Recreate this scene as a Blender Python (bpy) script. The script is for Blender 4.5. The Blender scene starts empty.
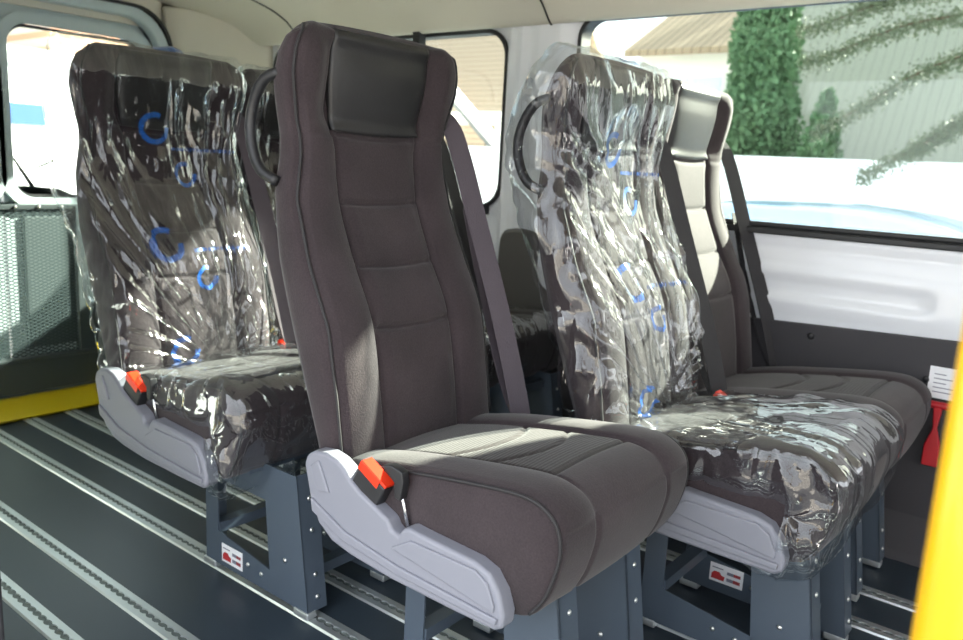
import bpy, bmesh, math, random
import numpy as np
from mathutils import Vector, Matrix, noise
random.seed(7)
C = bpy.context.scene.collection
PI = math.pi

# ------------------------------------------------------------------ materials
def nt(name):
    m = bpy.data.materials.new(name); m.use_nodes = True
    t = m.node_tree; t.nodes.clear()
    o = t.nodes.new('ShaderNodeOutputMaterial')
    return m, t, o
def srgb(r, g, b):
    f = lambda c: c / 12.92 if c <= 0.04045 else ((c + 0.055) / 1.055) ** 2.4
    return (f(r / 255), f(g / 255), f(b / 255), 1)
def mat(name, col, rough=0.5, metal=0.0, var=0.0, vscale=8, bump=0.0, bscale=200, spec=0.5, coat=0.0, sheen=0.0, stretch=None):
    m, t, o = nt(name); N = t.nodes; L = t.links
    b = N.new('ShaderNodeBsdfPrincipled'); L.new(b.outputs[0], o.inputs[0])
    b.inputs['Base Color'].default_value = col
    b.inputs['Roughness'].default_value = rough
    b.inputs['Metallic'].default_value = metal
    b.inputs['Specular IOR Level'].default_value = spec
    b.inputs['Coat Weight'].default_value = coat
    b.inputs['Sheen Weight'].default_value = sheen
    tc = N.new('ShaderNodeTexCoord'); src = tc.outputs['Object']
    if stretch:
        mp = N.new('ShaderNodeMapping'); L.new(src, mp.inputs[0]); mp.inputs['Scale'].default_value = stretch; src = mp.outputs[0]
    if var > 0:
        n = N.new('ShaderNodeTexNoise'); n.inputs['Scale'].default_value = vscale; n.inputs['Detail'].default_value = 4
        L.new(src, n.inputs['Vector'])
        r = N.new('ShaderNodeMapRange'); L.new(n.outputs[0], r.inputs[0])
        r.inputs[3].default_value = 1 - var; r.inputs[4].default_value = 1 + var
        h = N.new('ShaderNodeHueSaturation'); h.inputs['Color'].default_value = col
        L.new(r.outputs[0], h.inputs['Value']); L.new(h.outputs[0], b.inputs['Base Color'])
    if bump > 0:
        n = N.new('ShaderNodeTexNoise'); n.inputs['Scale'].default_value = bscale; n.inputs['Detail'].default_value = 3
        L.new(src, n.inputs['Vector'])
        bp = N.new('ShaderNodeBump'); bp.inputs['Strength'].default_value = bump; bp.inputs['Distance'].default_value = 0.002
        L.new(n.outputs[0], bp.inputs['Height']); L.new(bp.outputs[0], b.inputs['Normal'])
    return m
def fabric_mat(name, col, ribs=False):
    m, t, o = nt(name); N = t.nodes; L = t.links
    b = N.new('ShaderNodeBsdfPrincipled'); L.new(b.outputs[0], o.inputs[0])
    b.inputs['Roughness'].default_value = 0.85; b.inputs['Sheen Weight'].default_value = 0.15; b.inputs['Sheen Roughness'].default_value = 0.5
    b.inputs['Specular IOR Level'].default_value = 0.25
    tc = N.new('ShaderNodeTexCoord')
    n = N.new('ShaderNodeTexNoise'); n.inputs['Scale'].default_value = 300; n.inputs['Detail'].default_value = 2; L.new(tc.outputs['Object'], n.inputs['Vector'])
    n2 = N.new('ShaderNodeTexNoise'); n2.inputs['Scale'].default_value = 9; n2.inputs['Detail'].default_value = 4; L.new(tc.outputs['Object'], n2.inputs['Vector'])
    a2 = N.new('ShaderNodeMath'); a2.operation = 'ADD'; L.new(n2.outputs[0], a2.inputs[0]); L.new(n.outputs[0], a2.inputs[1])
    hgt = n.outputs[0]
    if ribs:
        w1 = N.new('ShaderNodeTexWave'); w1.bands_direction = 'X'; w1.inputs['Scale'].default_value = 38; w1.inputs['Distortion'].default_value = 0.5
        L.new(tc.outputs['Object'], w1.inputs[0])
        a3 = N.new('ShaderNodeMath'); a3.operation = 'ADD'; L.new(w1.outputs['Fac'], a3.inputs[0]); L.new(n.outputs[0], a3.inputs[1]); hgt = a3.outputs[0]
    r = N.new('ShaderNodeMapRange'); L.new(a2.outputs[0], r.inputs[0]); r.inputs[1].default_value = 0.6; r.inputs[2].default_value = 1.4; r.inputs[3].default_value = 0.62; r.inputs[4].default_value = 1.4
    h = N.new('ShaderNodeHueSaturation'); h.inputs['Color'].default_value = col
    L.new(r.outputs[0], h.inputs['Value']); L.new(h.outputs[0], b.inputs['Base Color'])
    bp = N.new('ShaderNodeBump'); bp.inputs['Strength'].default_value = 0.55; bp.inputs['Distance'].default_value = 0.001
    L.new(hgt, bp.inputs['Height']); L.new(bp.outputs[0], b.inputs['Normal'])
    return m
def film_mat(name, marks=(), stretch=(.6, 1, .22)):
    """clear crinkled packaging film; marks = printed blue rings (y, z, r)"""
    m, t, o = nt(name); N = t.nodes; L = t.links
    tc = N.new('ShaderNodeTexCoord')
    n1 = N.new('ShaderNodeTexNoise'); n1.inputs['Scale'].default_value = 16; n1.inputs['Detail'].default_value = 1.3; n1.inputs['Distortion'].default_value = 0.5
    mp0 = N.new('ShaderNodeMapping'); mp0.inputs['Scale'].default_value = stretch; L.new(tc.outputs['Object'], mp0.inputs[0]); L.new(mp0.outputs[0], n1.inputs['Vector'])
    ab = N.new('ShaderNodeMath'); ab.operation = 'SUBTRACT'; ab.inputs[1].default_value = 0.5; L.new(n1.outputs[0], ab.inputs[0])
    ab2 = N.new('ShaderNodeMath'); ab2.operation = 'ABSOLUTE'; L.new(ab.outputs[0], ab2.inputs[0])
    bp = N.new('ShaderNodeBump'); bp.inputs['Strength'].default_value = 1.0; bp.inputs['Distance'].default_value = 0.03
    nm = N.new('ShaderNodeTexNoise'); nm.inputs['Scale'].default_value = 5; nm.inputs['Detail'].default_value = 1; L.new(tc.outputs['Object'], nm.inputs['Vector'])
    nr = N.new('ShaderNodeMapRange'); L.new(nm.outputs[0], nr.inputs[0]); nr.inputs[1].default_value = .42; nr.inputs[2].default_value = .62; nr.inputs[3].default_value = .06; nr.inputs[4].default_value = 1
    nu = N.new('ShaderNodeMath'); nu.operation = 'MULTIPLY'; L.new(ab2.outputs[0], nu.inputs[0]); L.new(nr.outputs[0], nu.inputs[1])
    nf = N.new('ShaderNodeTexNoise'); nf.inputs['Scale'].default_value = 48; nf.inputs['Detail'].default_value = 1; L.new(mp0.outputs[0], nf.inputs['Vector'])
    fa = N.new('ShaderNodeMath'); fa.operation = 'SUBTRACT'; fa.inputs[1].default_value = .5; L.new(nf.outputs[0], fa.inputs[0])
    fb = N.new('ShaderNodeMath'); fb.operation = 'ABSOLUTE'; L.new(fa.outputs[0], fb.inputs[0])
    fc_ = N.new('ShaderNodeMath'); fc_.operation = 'MULTIPLY_ADD'; fc_.inputs[1].default_value = .10; L.new(fb.outputs[0], fc_.inputs[0]); L.new(nu.outputs[0], fc_.inputs[2])
    L.new(fc_.outputs[0], bp.inputs['Height'])
    g = N.new('ShaderNodeBsdfGlossy'); g.inputs['Roughness'].default_value = 0.05; g.inputs['Color'].default_value = (1, 1, 1, 1)
    L.new(bp.outputs[0], g.inputs['Normal'])
    tr = N.new('ShaderNodeBsdfTransparent'); tr.inputs[0].default_value = (0.93, 0.95, 0.96, 1)
    fr = N.new('ShaderNodeLayerWeight'); fr.inputs[0].default_value = 0.35; L.new(bp.outputs[0], fr.inputs['Normal'])
    mr = N.new('ShaderNodeMapRange'); L.new(fr.outputs['Facing'], mr.inputs[0]); mr.inputs[3].default_value = 0.06; mr.inputs[4].default_value = 0.5
    mx = N.new('ShaderNodeMixShader'); L.new(mr.outputs[0], mx.inputs[0]); L.new(tr.outputs[0], mx.inputs[1]); L.new(g.outputs[0], mx.inputs[2])
    out = mx.outputs[0]
    if marks:
        sp = N.new('ShaderNodeSeparateXYZ'); L.new(tc.outputs['Object'], sp.inputs[0])
        def M(op, a, b_):
            q = N.new('ShaderNodeMath'); q.operation = op
            for k, v in enumerate((a, b_)):
                if v is None: continue
                if isinstance(v, (int, float)): q.inputs[k].default_value = v
                else: L.new(v, q.inputs[k])
            return q.outputs[0]
        acc = None
        for mk in marks:
            if len(mk) == 3:       # broken ring
                y, z, r = mk
                dy = M('SUBTRACT', sp.outputs[1], y); dz = M('SUBTRACT', sp.outputs[2], z)
                d = M('SQRT', M('ADD', M('MULTIPLY', dy, dy), M('MULTIPLY', dz, dz)), None)
                ring = M('LESS_THAN', M('ABSOLUTE', M('SUBTRACT', d, r), None), r * 0.2)
                gap = M('GREATER_THAN', M('ABSOLUTE', M('SUBTRACT', M('ARCTAN2', dz, dy), 0.6), None), 0.5)
                v = M('MULTIPLY', ring, gap)
            else:                  # dash bar of small strokes: y, z, halfwidth, halfheight
                y, z, hw, hh = mk
                a_ = M('LESS_THAN', M('ABSOLUTE', M('SUBTRACT', sp.outputs[1], y), None), hw)
                b_ = M('LESS_THAN', M('ABSOLUTE', M('SUBTRACT', sp.outputs[2], z), None), hh)
                s_ = M('GREATER_THAN', M('SINE', M('MULTIPLY', sp.outputs[1], 900.0), None), -0.35)
                v = M('MULTIPLY', M('MULTIPLY', a_, b_), s_)
            acc = v if acc is None else M('MAXIMUM', acc, v)
        front = M('GREATER_THAN', sp.outputs[0], -0.26)
        acc = M('MULTIPLY', M('MULTIPLY', acc, front), 0.62)
        df = N.new('ShaderNodeBsdfPrincipled'); df.inputs['Base Color'].default_value = srgb(14, 84, 165); df.inputs['Roughness'].default_value = 0.3
        mx2 = N.new('ShaderNodeMixShader'); L.new(acc, mx2.inputs[0]); L.new(out, mx2.inputs[1]); L.new(df.outputs[0], mx2.inputs[2]); out = mx2.outputs[0]
    L.new(out, o.inputs[0])
    return m
def glass_mat(name, tint, refl=0.06):
    m, t, o = nt(name); N = t.nodes; L = t.links
    tr = N.new('ShaderNodeBsdfTransparent'); tr.inputs[0].default_value = tint
    g = N.new('ShaderNodeBsdfGlossy'); g.inputs['Roughness'].default_value = 0.02
    fr = N.new('ShaderNodeFresnel'); fr.inputs[0].default_value = 1.3
    a = N.new('ShaderNodeMath'); a.operation = 'ADD'; a.inputs[1].default_value = refl; L.new(fr.outputs[0], a.inputs[0])
    mx = N.new('ShaderNodeMixShader'); L.new(a.outputs[0], mx.inputs[0]); L.new(tr.outputs[0], mx.inputs[1]); L.new(g.outputs[0], mx.inputs[2])
    L.new(mx.outputs[0], o.inputs[0])
    return m
def stripe_mat(name, c1, c2, scale, direction='Z', rough=0.8, sharp=0.15):
    m, t, o = nt(name); N = t.nodes; L = t.links
    b = N.new('ShaderNodeBsdfPrincipled'); L.new(b.outputs[0], o.inputs[0]); b.inputs['Roughness'].default_value = rough
    tc = N.new('ShaderNodeTexCoord'); w = N.new('ShaderNodeTexWave'); w.bands_direction = direction
    w.inputs['Scale'].default_value = scale; w.inputs['Distortion'].default_value = 0.8; w.inputs['Detail'].default_value = 2
    L.new(tc.outputs['Object'], w.inputs[0])
    r = N.new('ShaderNodeValToRGB'); r.color_ramp.elements[0].color = c2; r.color_ramp.elements[1].color = c1
    r.color_ramp.elements[0].position = 0.0; r.color_ramp.elements[1].position = sharp
    L.new(w.outputs['Fac'], r.inputs[0]); L.new(r.outputs[0], b.inputs['Base Color'])
    return m
def brick_mat(name, c1, c2, cm, scale):
    m, t, o = nt(name); N = t.nodes; L = t.links
    b = N.new('ShaderNodeBsdfPrincipled'); L.new(b.outputs[0], o.inputs[0]); b.inputs['Roughness'].default_value = 0.9
    tc = N.new('ShaderNodeTexCoord'); mp = N.new('ShaderNodeMapping'); L.new(tc.outputs['Object'], mp.inputs[0])
    mp.inputs['Rotation'].default_value = (0, PI / 2, PI / 2)
    w = N.new('ShaderNodeTexBrick'); w.inputs['Color1'].default_value = c1; w.inputs['Color2'].default_value = c2; w.inputs['Mortar'].default_value = cm
    w.inputs['Scale'].default_value = scale; L.new(mp.outputs[0], w.inputs[0]); L.new(w.outputs[0], b.inputs['Base Color'])
    return m

M = {}
M['fabric'] = fabric_mat('fabric', srgb(50, 42, 45))
M['fabric_top'] = fabric_mat('fabric_top', srgb(48, 42, 42), True)
M['leather'] = mat('leather', srgb(34, 33, 34), 0.40, bump=0.25, bscale=450, spec=0.5)
M['piping'] = mat('piping', srgb(38, 36, 38), 0.7, bump=0.3, bscale=600)
M['cover'] = mat('cover_plastic', srgb(122, 123, 133), 0.5, bump=0.15, bscale=900)
M['blackp'] = mat('black_plastic', srgb(30, 30, 33), 0.45, bump=0.1, bscale=500)
M['red'] = mat('red_plastic', srgb(225, 50, 18), 0.35)
M['chrome'] = mat('chrome', (0.75, 0.75, 0.77, 1), 0.22, 1.0)
M['belt'] = mat('belt_webbing', srgb(74, 66, 73), 0.75, bump=0.6, bscale=700, stretch=(1, 1, 0.12))
M['beltdark'] = mat('belt_webbing_dark', srgb(42, 40, 43), 0.75, bump=0.6, bscale=700, stretch=(1, 1, 0.12))
M['steel'] = mat('painted_steel', srgb(70, 80, 92), 0.38, spec=0.5, var=0.06, vscale=10)
M['alu'] = mat('aluminium', (0.62, 0.65, 0.66, 1), 0.38, 0.85, var=0.08, vscale=20)
M['slot'] = mat('rail_slot', srgb(100, 108, 106), 0.5, 0.4)
M['zinc'] = mat('zinc', (0.7, 0.7, 0.68, 1), 0.3, 1.0)
M['floor'] = mat('floor_vinyl', srgb(46, 55, 64), 0.33, var=0.10, vscale=6, bump=0.12, bscale=260, spec=0.4)
M['white'] = mat('white_paint', srgb(226, 228, 234), 0.28, spec=0.5, coat=0.3)
M['greypaint'] = mat('door_paint', srgb(178, 192, 196), 0.3, coat=0.3)
M['doorcard'] = mat('door_card', srgb(76, 86, 88), 0.5)
M['trim'] = mat('dark_trim', srgb(52, 50, 54), 0.62, bump=0.3, bscale=500)
M['posttrim'] = mat('reel_cover', srgb(88, 85, 82), 0.42, bump=0.2, bscale=500)
M['headliner'] = mat('headliner', srgb(206, 202, 190), 0.85, bump=0.2, bscale=400, spec=0.2)
M['rubber'] = mat('rubber', srgb(30, 31, 34), 0.5)
M['yellow'] = mat('yellow_paint', srgb(208, 158, 0), 0.3, coat=0.3)
M['yellowplate'] = mat('yellow_plate', srgb(205, 180, 15), 0.42, var=0.05, vscale=5)
M['mesh'] = mat('lift_mesh', srgb(58, 70, 72), 0.42, 0.3)
M['darkmetal'] = mat('lift_frame', srgb(58, 66, 68), 0.45, 0.2)
M['paper'] = mat('paper', srgb(228, 228, 232), 0.6)
M['ink'] = mat('ink', srgb(120, 120, 135), 0.6)
M['labelred'] = mat('label_red', srgb(175, 45, 50), 0.5)
M['hammer'] = mat('hammer_red', srgb(170, 18, 30), 0.4)
M['film'] = film_mat('clear_film', stretch=(.24, .8, .5))
M['filmprint'] = film_mat('printed_film', [(0.17, 1.05, 0.034), (0.25, 0.935, 0.028), (0.145, 0.76, 0.036), (0.235, 0.675, 0.026), (0.16, 0.49, 0.034),
                                            (0.31, 1.0, 0.095, 0.004), (0.30, 0.745, 0.09, 0.004), (0.22, 1.265, 0.04, 0.02)])
M['glass'] = glass_mat('window_glass', (0.74, 0.79, 0.76, 1), 0.01)
M['asphalt'] = mat('asphalt', srgb(150, 148, 142), 0.9, var=0.1, vscale=3)
M['render'] = mat('white_render', srgb(240, 240, 236), 0.9, var=0.02)
M['whitewall'] = mat('garden_wall', srgb(246, 246, 246), 0.9, var=0.02)
M['rooftile'] = stripe_mat('roof_tile', srgb(156, 138, 116), srgb(110, 92, 76), 2.2, 'X')
M['rooftan'] = stripe_mat('roof_tan', srgb(165, 148, 130), srgb(135, 115, 100), 3.0, 'Z')
M['roofgrey'] = stripe_mat('roof_grey', srgb(138, 140, 130), srgb(126, 128, 120), 3.0, 'X')
M['leaf'] = mat('conifer', srgb(88, 120, 84), 0.7, var=0.35, vscale=3)
M['leaf2'] = mat('streak_and_tree_leaves', srgb(80, 90, 66), 0.7, var=0.2, vscale=3)
M['bark'] = mat('bark', srgb(88, 70, 55), 0.9)
M['carblue'] = mat('car_paint', srgb(150, 180, 215), 0.25, 0.3, coat=0.8)
M['carwhite'] = mat('car_paint_white', srgb(222, 226, 230), 0.25, 0.0, coat=0.8)
M['darkglass'] = mat('dark_glass', srgb(40, 48, 55), 0.08)
M['blue'] = mat('blue_band', srgb(50, 90, 160), 0.6)
M['brick'] = brick_mat('tan_brick', srgb(205, 165, 135), srgb(190, 148, 118), srgb(215, 200, 185), 3.0)

# ------------------------------------------------------------------ helpers
def tag(o, label=None, cat=None, group=None, kind=None):
    if label: o['label'] = label
    if cat: o['category'] = cat
    if group: o['group'] = group
    if kind: o['kind'] = kind
    return o
def thing(name, label, cat, loc=(0, 0, 0), group=None):
    o = bpy.data.objects.new(name, None); C.objects.link(o); o.location = loc
    o.empty_display_size = 0.1
    return tag(o, label, cat, group)
def obj(name, bm, m, parent=None, smooth=False, bevel=0.0, segs=2):
    me = bpy.data.meshes.new(name)
    if isinstance(bm, bmesh.types.BMesh):
        bmesh.ops.recalc_face_normals(bm, faces=bm.faces); bm.to_mesh(me); bm.free()
    else:
        v, f = bm; me.from_pydata([tuple(map(float, p)) for p in v], [], f)
        b2 = bmesh.new(); b2.from_mesh(me); bmesh.ops.remove_doubles(b2, verts=b2.verts, dist=1e-5)
        bmesh.ops.recalc_face_normals(b2, faces=b2.faces); b2.to_mesh(me); b2.free()
    for mm in (m if isinstance(m, (list, tuple)) else [m]): me.materials.append(mm)
    o = bpy.data.objects.new(name, me); C.objects.link(o)
    if parent: o.parent = parent
    if smooth:
        for p in me.polygons: p.use_smooth = True
    if bevel > 0:
        md = o.modifiers.new('bevel', 'BEVEL'); md.width = bevel; md.segments = segs; md.limit_method = 'ANGLE'; md.angle_limit = 0.6
        for p in me.polygons: p.use_smooth = True
        w = o.modifiers.new('wn', 'WEIGHTED_NORMAL')
    return o
def struct(name, bm, m, parent=None, **k):
    o = obj(name, bm, m, parent, **k); o['kind'] = 'structure'; return o
def box(bm, a, b, mi=0, rot=None, at=None):
    a = Vector(a); b = Vector(b); vs = []
    for x in (a.x, b.x):
        for y in (a.y, b.y):
            for z in (a.z, b.z):
                p = Vector((x, y, z))
                if rot is not None: p = rot @ p
                if at is not None: p = p + Vector(at)
                vs.append(bm.verts.new(p))
    for f in ((0, 1, 3, 2), (4, 6, 7, 5), (0, 4, 5, 1), (2, 3, 7, 6), (0, 2, 6, 4), (1, 5, 7, 3)):
        fc = bm.faces.new([vs[i] for i in f]); fc.material_index = mi
def prism(bm, pts, axis, a, b, mi=0):
    """polygon pts (2D) extruded along axis 0/1/2 between a and b"""
    def P(p, t):
        l = list(p); l.insert(axis, t); return Vector(l)
    A = [bm.verts.new(P(p, a)) for p in pts]; B = [bm.verts.new(P(p, b)) for p in pts]
    n = len(pts)
    f1 = bm.faces.new(A); f2 = bm.faces.new(B[::-1]); f1.material_index = f2.material_index = mi
    for i in range(n):
        f = bm.faces.new([A[i], B[i], B[(i + 1) % n], A[(i + 1) % n]]); f.material_index = mi
def tube(bm, pts, r, n=10, cap=True, mi=0):
    pts = [Vector(p) for p in pts]; rings = []
    up = None
    for i, p in enumerate(pts):
        d = (pts[min(i + 1, len(pts) - 1)] - pts[max(i - 1, 0)]).normalized()
        if up is None:
            up = Vector((0, 0, 1)) if abs(d.z) < 0.9 else Vector((1, 0, 0))
        s = d.cross(up).normalized(); up = s.cross(d).normalized()
        rr = r[i] if isinstance(r, (list, tuple)) else r
        rings.append([bm.verts.new(p + (s * math.cos(t) + up * math.sin(t)) * rr) for t in [2 * PI * k / n for k in range(n)]])
    for a, b in zip(rings, rings[1:]):
        for k in range(n):
            f = bm.faces.new([a[k], a[(k + 1) % n], b[(k + 1) % n], b[k]]); f.material_index = mi
    if cap:
        bm.faces.new(rings[0][::-1]).material_index = mi; bm.faces.new(rings[-1]).material_index = mi
def catmull(P, step, closed=False):
    P = [np.array(p, float) for p in P]; out = []
    n = len(P); segs = n if closed else n - 1
    for i in range(segs):
        if closed: p0, p1, p2, p3 = P[(i - 1) % n], P[i], P[(i + 1) % n], P[(i + 2) % n]
        else: p0, p1, p2, p3 = P[max(i - 1, 0)], P[i], P[i + 1], P[min(i + 2, n - 1)]
        # centripetal-ish: limit tangents for uneven spacing
        d12 = np.linalg.norm(p2 - p1) + 1e-9
        t1 = (p2 - p0) / (np.linalg.norm(p2 - p1) + np.linalg.norm(p1 - p0) + 1e-9) * d12
        t2 = (p3 - p1) / (np.linalg.norm(p3 - p2) + np.linalg.norm(p2 - p1) + 1e-9) * d12
        k = max(1, int(math.ceil(d12 / step)))
        for j in range(k):
            s = j / k; s2 = s * s; s3 = s2 * s
            out.append((2 * s3 - 3 * s2 + 1) * p1 + (s3 - 2 * s2 + s) * t1 + (-2 * s3 + 3 * s2) * p2 + (s3 - s2) * t2)
    if not closed: out.append(P[-1])
    return out
def sm(a, b, x):
    t = min(1, max(0, (x - a) / (b - a))); return t * t * (3 - 2 * t)
def G(x, s): return math.exp(-(x / s) ** 2)

def pillow(outline, yfun, disp, ny, mid, bulge=0.008, redge=0.012, caps=True):
    """sweep a closed x-z outline sideways into a cushion. yfun(x,z)->(y0,y1); disp(x,z,y,v,nx,nz)->offset along the outline normal"""
    O = [np.array(p) for p in outline]; n = len(O)
    cen = sum(O) / n
    area = sum(O[i][0] * O[(i + 1) % n][1] - O[(i + 1) % n][0] * O[i][1] for i in range(n))
    sg = 1 if area > 0 else -1
    Nrm = []
    for i in range(n):
        d = O[(i + 1) % n] - O[(i - 1) % n]; d = d / (np.linalg.norm(d) + 1e-9)
        Nrm.append(np.array([d[1], -d[0]]) * sg)
    verts = []; faces = []
    rows = []
    ks = [0.0, 0.35, 0.65, 0.85, 0.96] if caps else []
    def ring(pos):
        s = len(verts); verts.extend(pos); return list(range(s, s + n))
    def caprow(sign, k):
        pos = []
        for i in range(n):
            x, z = O[i]; y0, y1 = yfun(x, z); mx, mz = mid(x, z)
            q = O[i] - Nrm[i] * redge * 0.9
            px = mx + (q[0] - mx) * k; pz = mz + (q[1] - mz) * k
            b = bulge * (1 - k ** 4)
            pos.append((px, (y0 - b) if sign < 0 else (y1 + b), pz))
        return pos
    for k in ks: rows.append(ring(caprow(-1, k)))
    for j in range(ny + 1):
        v = -1 + 2 * j / ny; pos = []
        # denser rows close to the edges
        v = math.copysign(1 - (1 - abs(v)) ** 1.15, v) if abs(v) > 0 else 0
        for i in range(n):
            x, z = O[i]; y0, y1 = yfun(x, z); y = (y0 + y1) / 2 + v * (y1 - y0) / 2
            de = min(y - y0, y1 - y); e = 0
            if de < redge:
                t = 1 - de / redge; e = redge * (1 - math.sqrt(max(0, 1 - t * t)))
            w = min(1, de / (redge * 1.5))
            d = disp(x, z, y, v, Nrm[i][0], Nrm[i][1]) * w - e * 0.9
            pos.append((x + Nrm[i][0] * d, y, z + Nrm[i][1] * d))
        rows.append(ring(pos))
    for k in reversed(ks): rows.append(ring(caprow(1, k)))
    for a, b in zip(rows, rows[1:]):
        for i in range(n):
            faces.append((a[i], a[(i + 1) % n], b[(i + 1) % n], b[i]))
    return verts, faces

# ------------------------------------------------------------------ the seat (local: x forward, y across from the near side, z up)
W = 0.445
FZ = [.40, .45, .56, .69, .80, .918, 1.064, 1.17, 1.225]; FX = [-.055, -.066, -.083, -.110, -.165, -.213, -.228, -.212, -.208]
RZ = [.40, .45, .596, .726, .857, .989, 1.119, 1.2, 1.225]; RX = [-.125, -.138, -.192, -.239, -.277, -.294, -.288, -.262, -.250]
def backrest_outline(step, off=0.0):
    P = [(x, z) for x, z in zip(FX, FZ)] + [(-.214, 1.238), (-.230, 1.243), (-.245, 1.236)] + [(x, z) for x, z in zip(RX[::-1], RZ[::-1])] + [(-.10, .392), (-.075, .392)]
    o = catmull(P, step, True)
    if off:
        n = len(o); r = []
        for i in range(n):
            d = o[(i + 1) % n] - o[(i - 1) % n]; d = d / (np.linalg.norm(d) + 1e-9)
            r.append(o[i] + np.array([d[1], -d[0]]) * (off))
        o = r
    return o
def mid_back(x, z):
    zc = min(max(z, .415), 1.215)
    return (np.interp(zc, FZ, FX) + np.interp(zc, RZ, RX)) / 2, zc
HWZ = [.40, .6, .8, .93, 1.00, 1.04, 1.10, 1.15, 1.19, 1.22, 1.245]; HWV = [.222, .2225, .222, .213, .199, .199, .213, .2245, .223, .213, .190]
def yfun_back(x, z):
    h = float(np.interp(z, HWZ, HWV)); return W / 2 - h, W / 2 + h
SEAMS = [1.045, .915, .795, .680]
def disp_back(x, z, y, v, nx, nz):
    if nx < 0.25: return 0.006 * (1 - v * v)
    a = abs(y - W / 2); s = 0.112 + .018 * sm(1.0, 1.10, z)      # seam line distance from centre
    d = 0
    if a > s:
        t = min(1, (a - s) / (W / 2 - s)); hd = sm(1.03, 1.09, z)
        d += (0.019 * math.sin(PI * t) ** 0.7 * (1 - 0.25 * t)) * (1 - hd) + hd * (-.012 + .025 * sm(0, .55, t) - .008 * sm(.55, 1, t))
    else:
        hi = [1.23] + SEAMS + [.45]
        for q in range(len(hi) - 1):
            if hi[q + 1] <= z <= hi[q]:
                tt = (z - hi[q + 1]) / (hi[q] - hi[q + 1]); d += 0.009 * math.sin(PI * tt) ** 0.6 * min(1, (s - a) / 0.03)
        if z > 1.045: d -= 0.014 * sm(1.04, 1.07, z)
        sag = 0.006 * (1 - (a / s) ** 2)
        for zs in SEAMS: d -= 0.009 * G(z - zs + sag, 0.0045) * sm(s, s - .015, a)
    d -= 0.008 * G(a - s, 0.0045)
    d -= 0.006 * G(z - 1.045, 0.005) * (1 if a > s else 0) * 0.5
    return d * sm(.40, .46, z) * (1 - 0.8 * sm(1.19, 1.238, z))

CP = [(-.10, .34), (-.10, .40), (-.085, .435), (-.03, .452), (.05, .470), (.15, .486), (.25, .500), (.33, .508), (.375, .503), (.408, .480),
      (.420, .440), (.412, .390), (.395, .345), (.370, .312), (.330, .298), (.25, .298), (.12, .308), (0, .325)]
def cushion_outline(step, off=0.0):
    o = catmull(CP, step, True)
    if off:
        n = len(o); r = []
        for i in range(n):
            d = o[(i + 1) % n] - o[(i - 1) % n]; d = d / (np.linalg.norm(d) + 1e-9)
            r.append(o[i] + np.array([-d[1], d[0]]) * off)
        o = r
    return o
def mid_cush(x, z): return min(max(x, -.05), .34), .40
def yfun_cush(x, z): return 0.0, W
def disp_cush(x, z, y, v, nx, nz):
    if z < .33: return 0
    a = abs(y - W / 2); s = .125; d = 0
    if nz > 0.3:
        if a > s:
            t = min(1, (a - s) / (W / 2 - s)); d += 0.012 * math.sin(PI * t) ** 0.7 * (1 - .4 * t)
        else:
            d += 0.005 * math.cos(a / s * PI / 2)
            xs = 0.10 + 0.05 * (1 - (a / s) ** 2)
            d -= 0.006 * G(x - xs, .005) + 0.005 * G(x - xs - .10, .005) + .005 * G(x - .33, .005)
        d -= 0.006 * G(a - s, .005) * sm(.40, .36, x)
    else:
        d += 0.008 * math.cos(v * PI / 2) * max(0, nx)
        d -= 0.006 * G(a - s, .005) * max(0, nx)
    return d

# clear film: folds
def ridge(x): return (1 - abs(2 * (x - math.floor(x)) - 1)) ** 2
def film_back_disp(seed, flat=0.016):
    def f(x, z, y, v, nx, nz):
        px, pz = y - .27, z - .43
        th = math.atan2(px, max(pz, .01)); r = math.hypot(px, pz)
        n1 = noise.noise(Vector((th * 2.2 + seed, r * 1.6, seed * 3.1)))
        n2 = noise.noise(Vector((y * 9 + seed * 5, z * 5, seed)))
        n3 = noise.noise(Vector((y * 28 + seed * 5, z * 17, seed + 7)))
        fan = ridge(th * 4.6 + n1 * 1.8) * (0.4 + 0.6 * sm(0.9, 0.3, r)) + 0.35 * ridge(th * 9 + n1 * 1.2)
        vert = ridge(y * 24 + n2 * 1.2 + .25 * n1) * sm(.24, .33, y) * sm(1.2, 1.05, z)
        diag = ridge((y * 0.8 + z * 1.1) * 9 + n1 * 2.2 + n2)
        base = (.021 + .006 * sm(1.0, 1.1, z)) * sm(.42, .50, z) * (1 - .6 * sm(1.17, 1.236, z)) if nx > .25 else .004
        if nx < 0: base += .058 * G(z - 1.05, .13) * sm(-.2, -.9, v)
        d = base + 0.013 * fan + 0.016 * vert + 0.007 * diag * sm(-.1, .3, n1) + 0.010 * max(-.3, n2) + 0.002 * n3
        return max(base, d)
    return f
def film_cush_disp(seed):
    def f(x, z, y, v, nx, nz):
        px, py = x + .16, y - .24
        th = math.atan2(py, max(px, .02))
        n1 = noise.noise(Vector((th * 3 + seed, px * 4, seed)))
        n2 = noise.noise(Vector((x * 11 + seed * 3, y * 9, z * 11)))
        n3 = noise.noise(Vector((x * 30 + seed * 3, y * 24, z * 30)))
        fan = ridge(th * 3.4 + n1 * 1.6 + n2 * .4)
        d = (0.013 if nz > .3 else .008) + 0.008 * fan + 0.007 * n2 + 0.0025 * n3 + (0.006 if nz > .3 else 0.010) * abs(n1)
        if z < .36 and nx > -.2: d += 0.010 * sm(.36, .30, z)
        return max(0.002, d)
    return f

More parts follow.
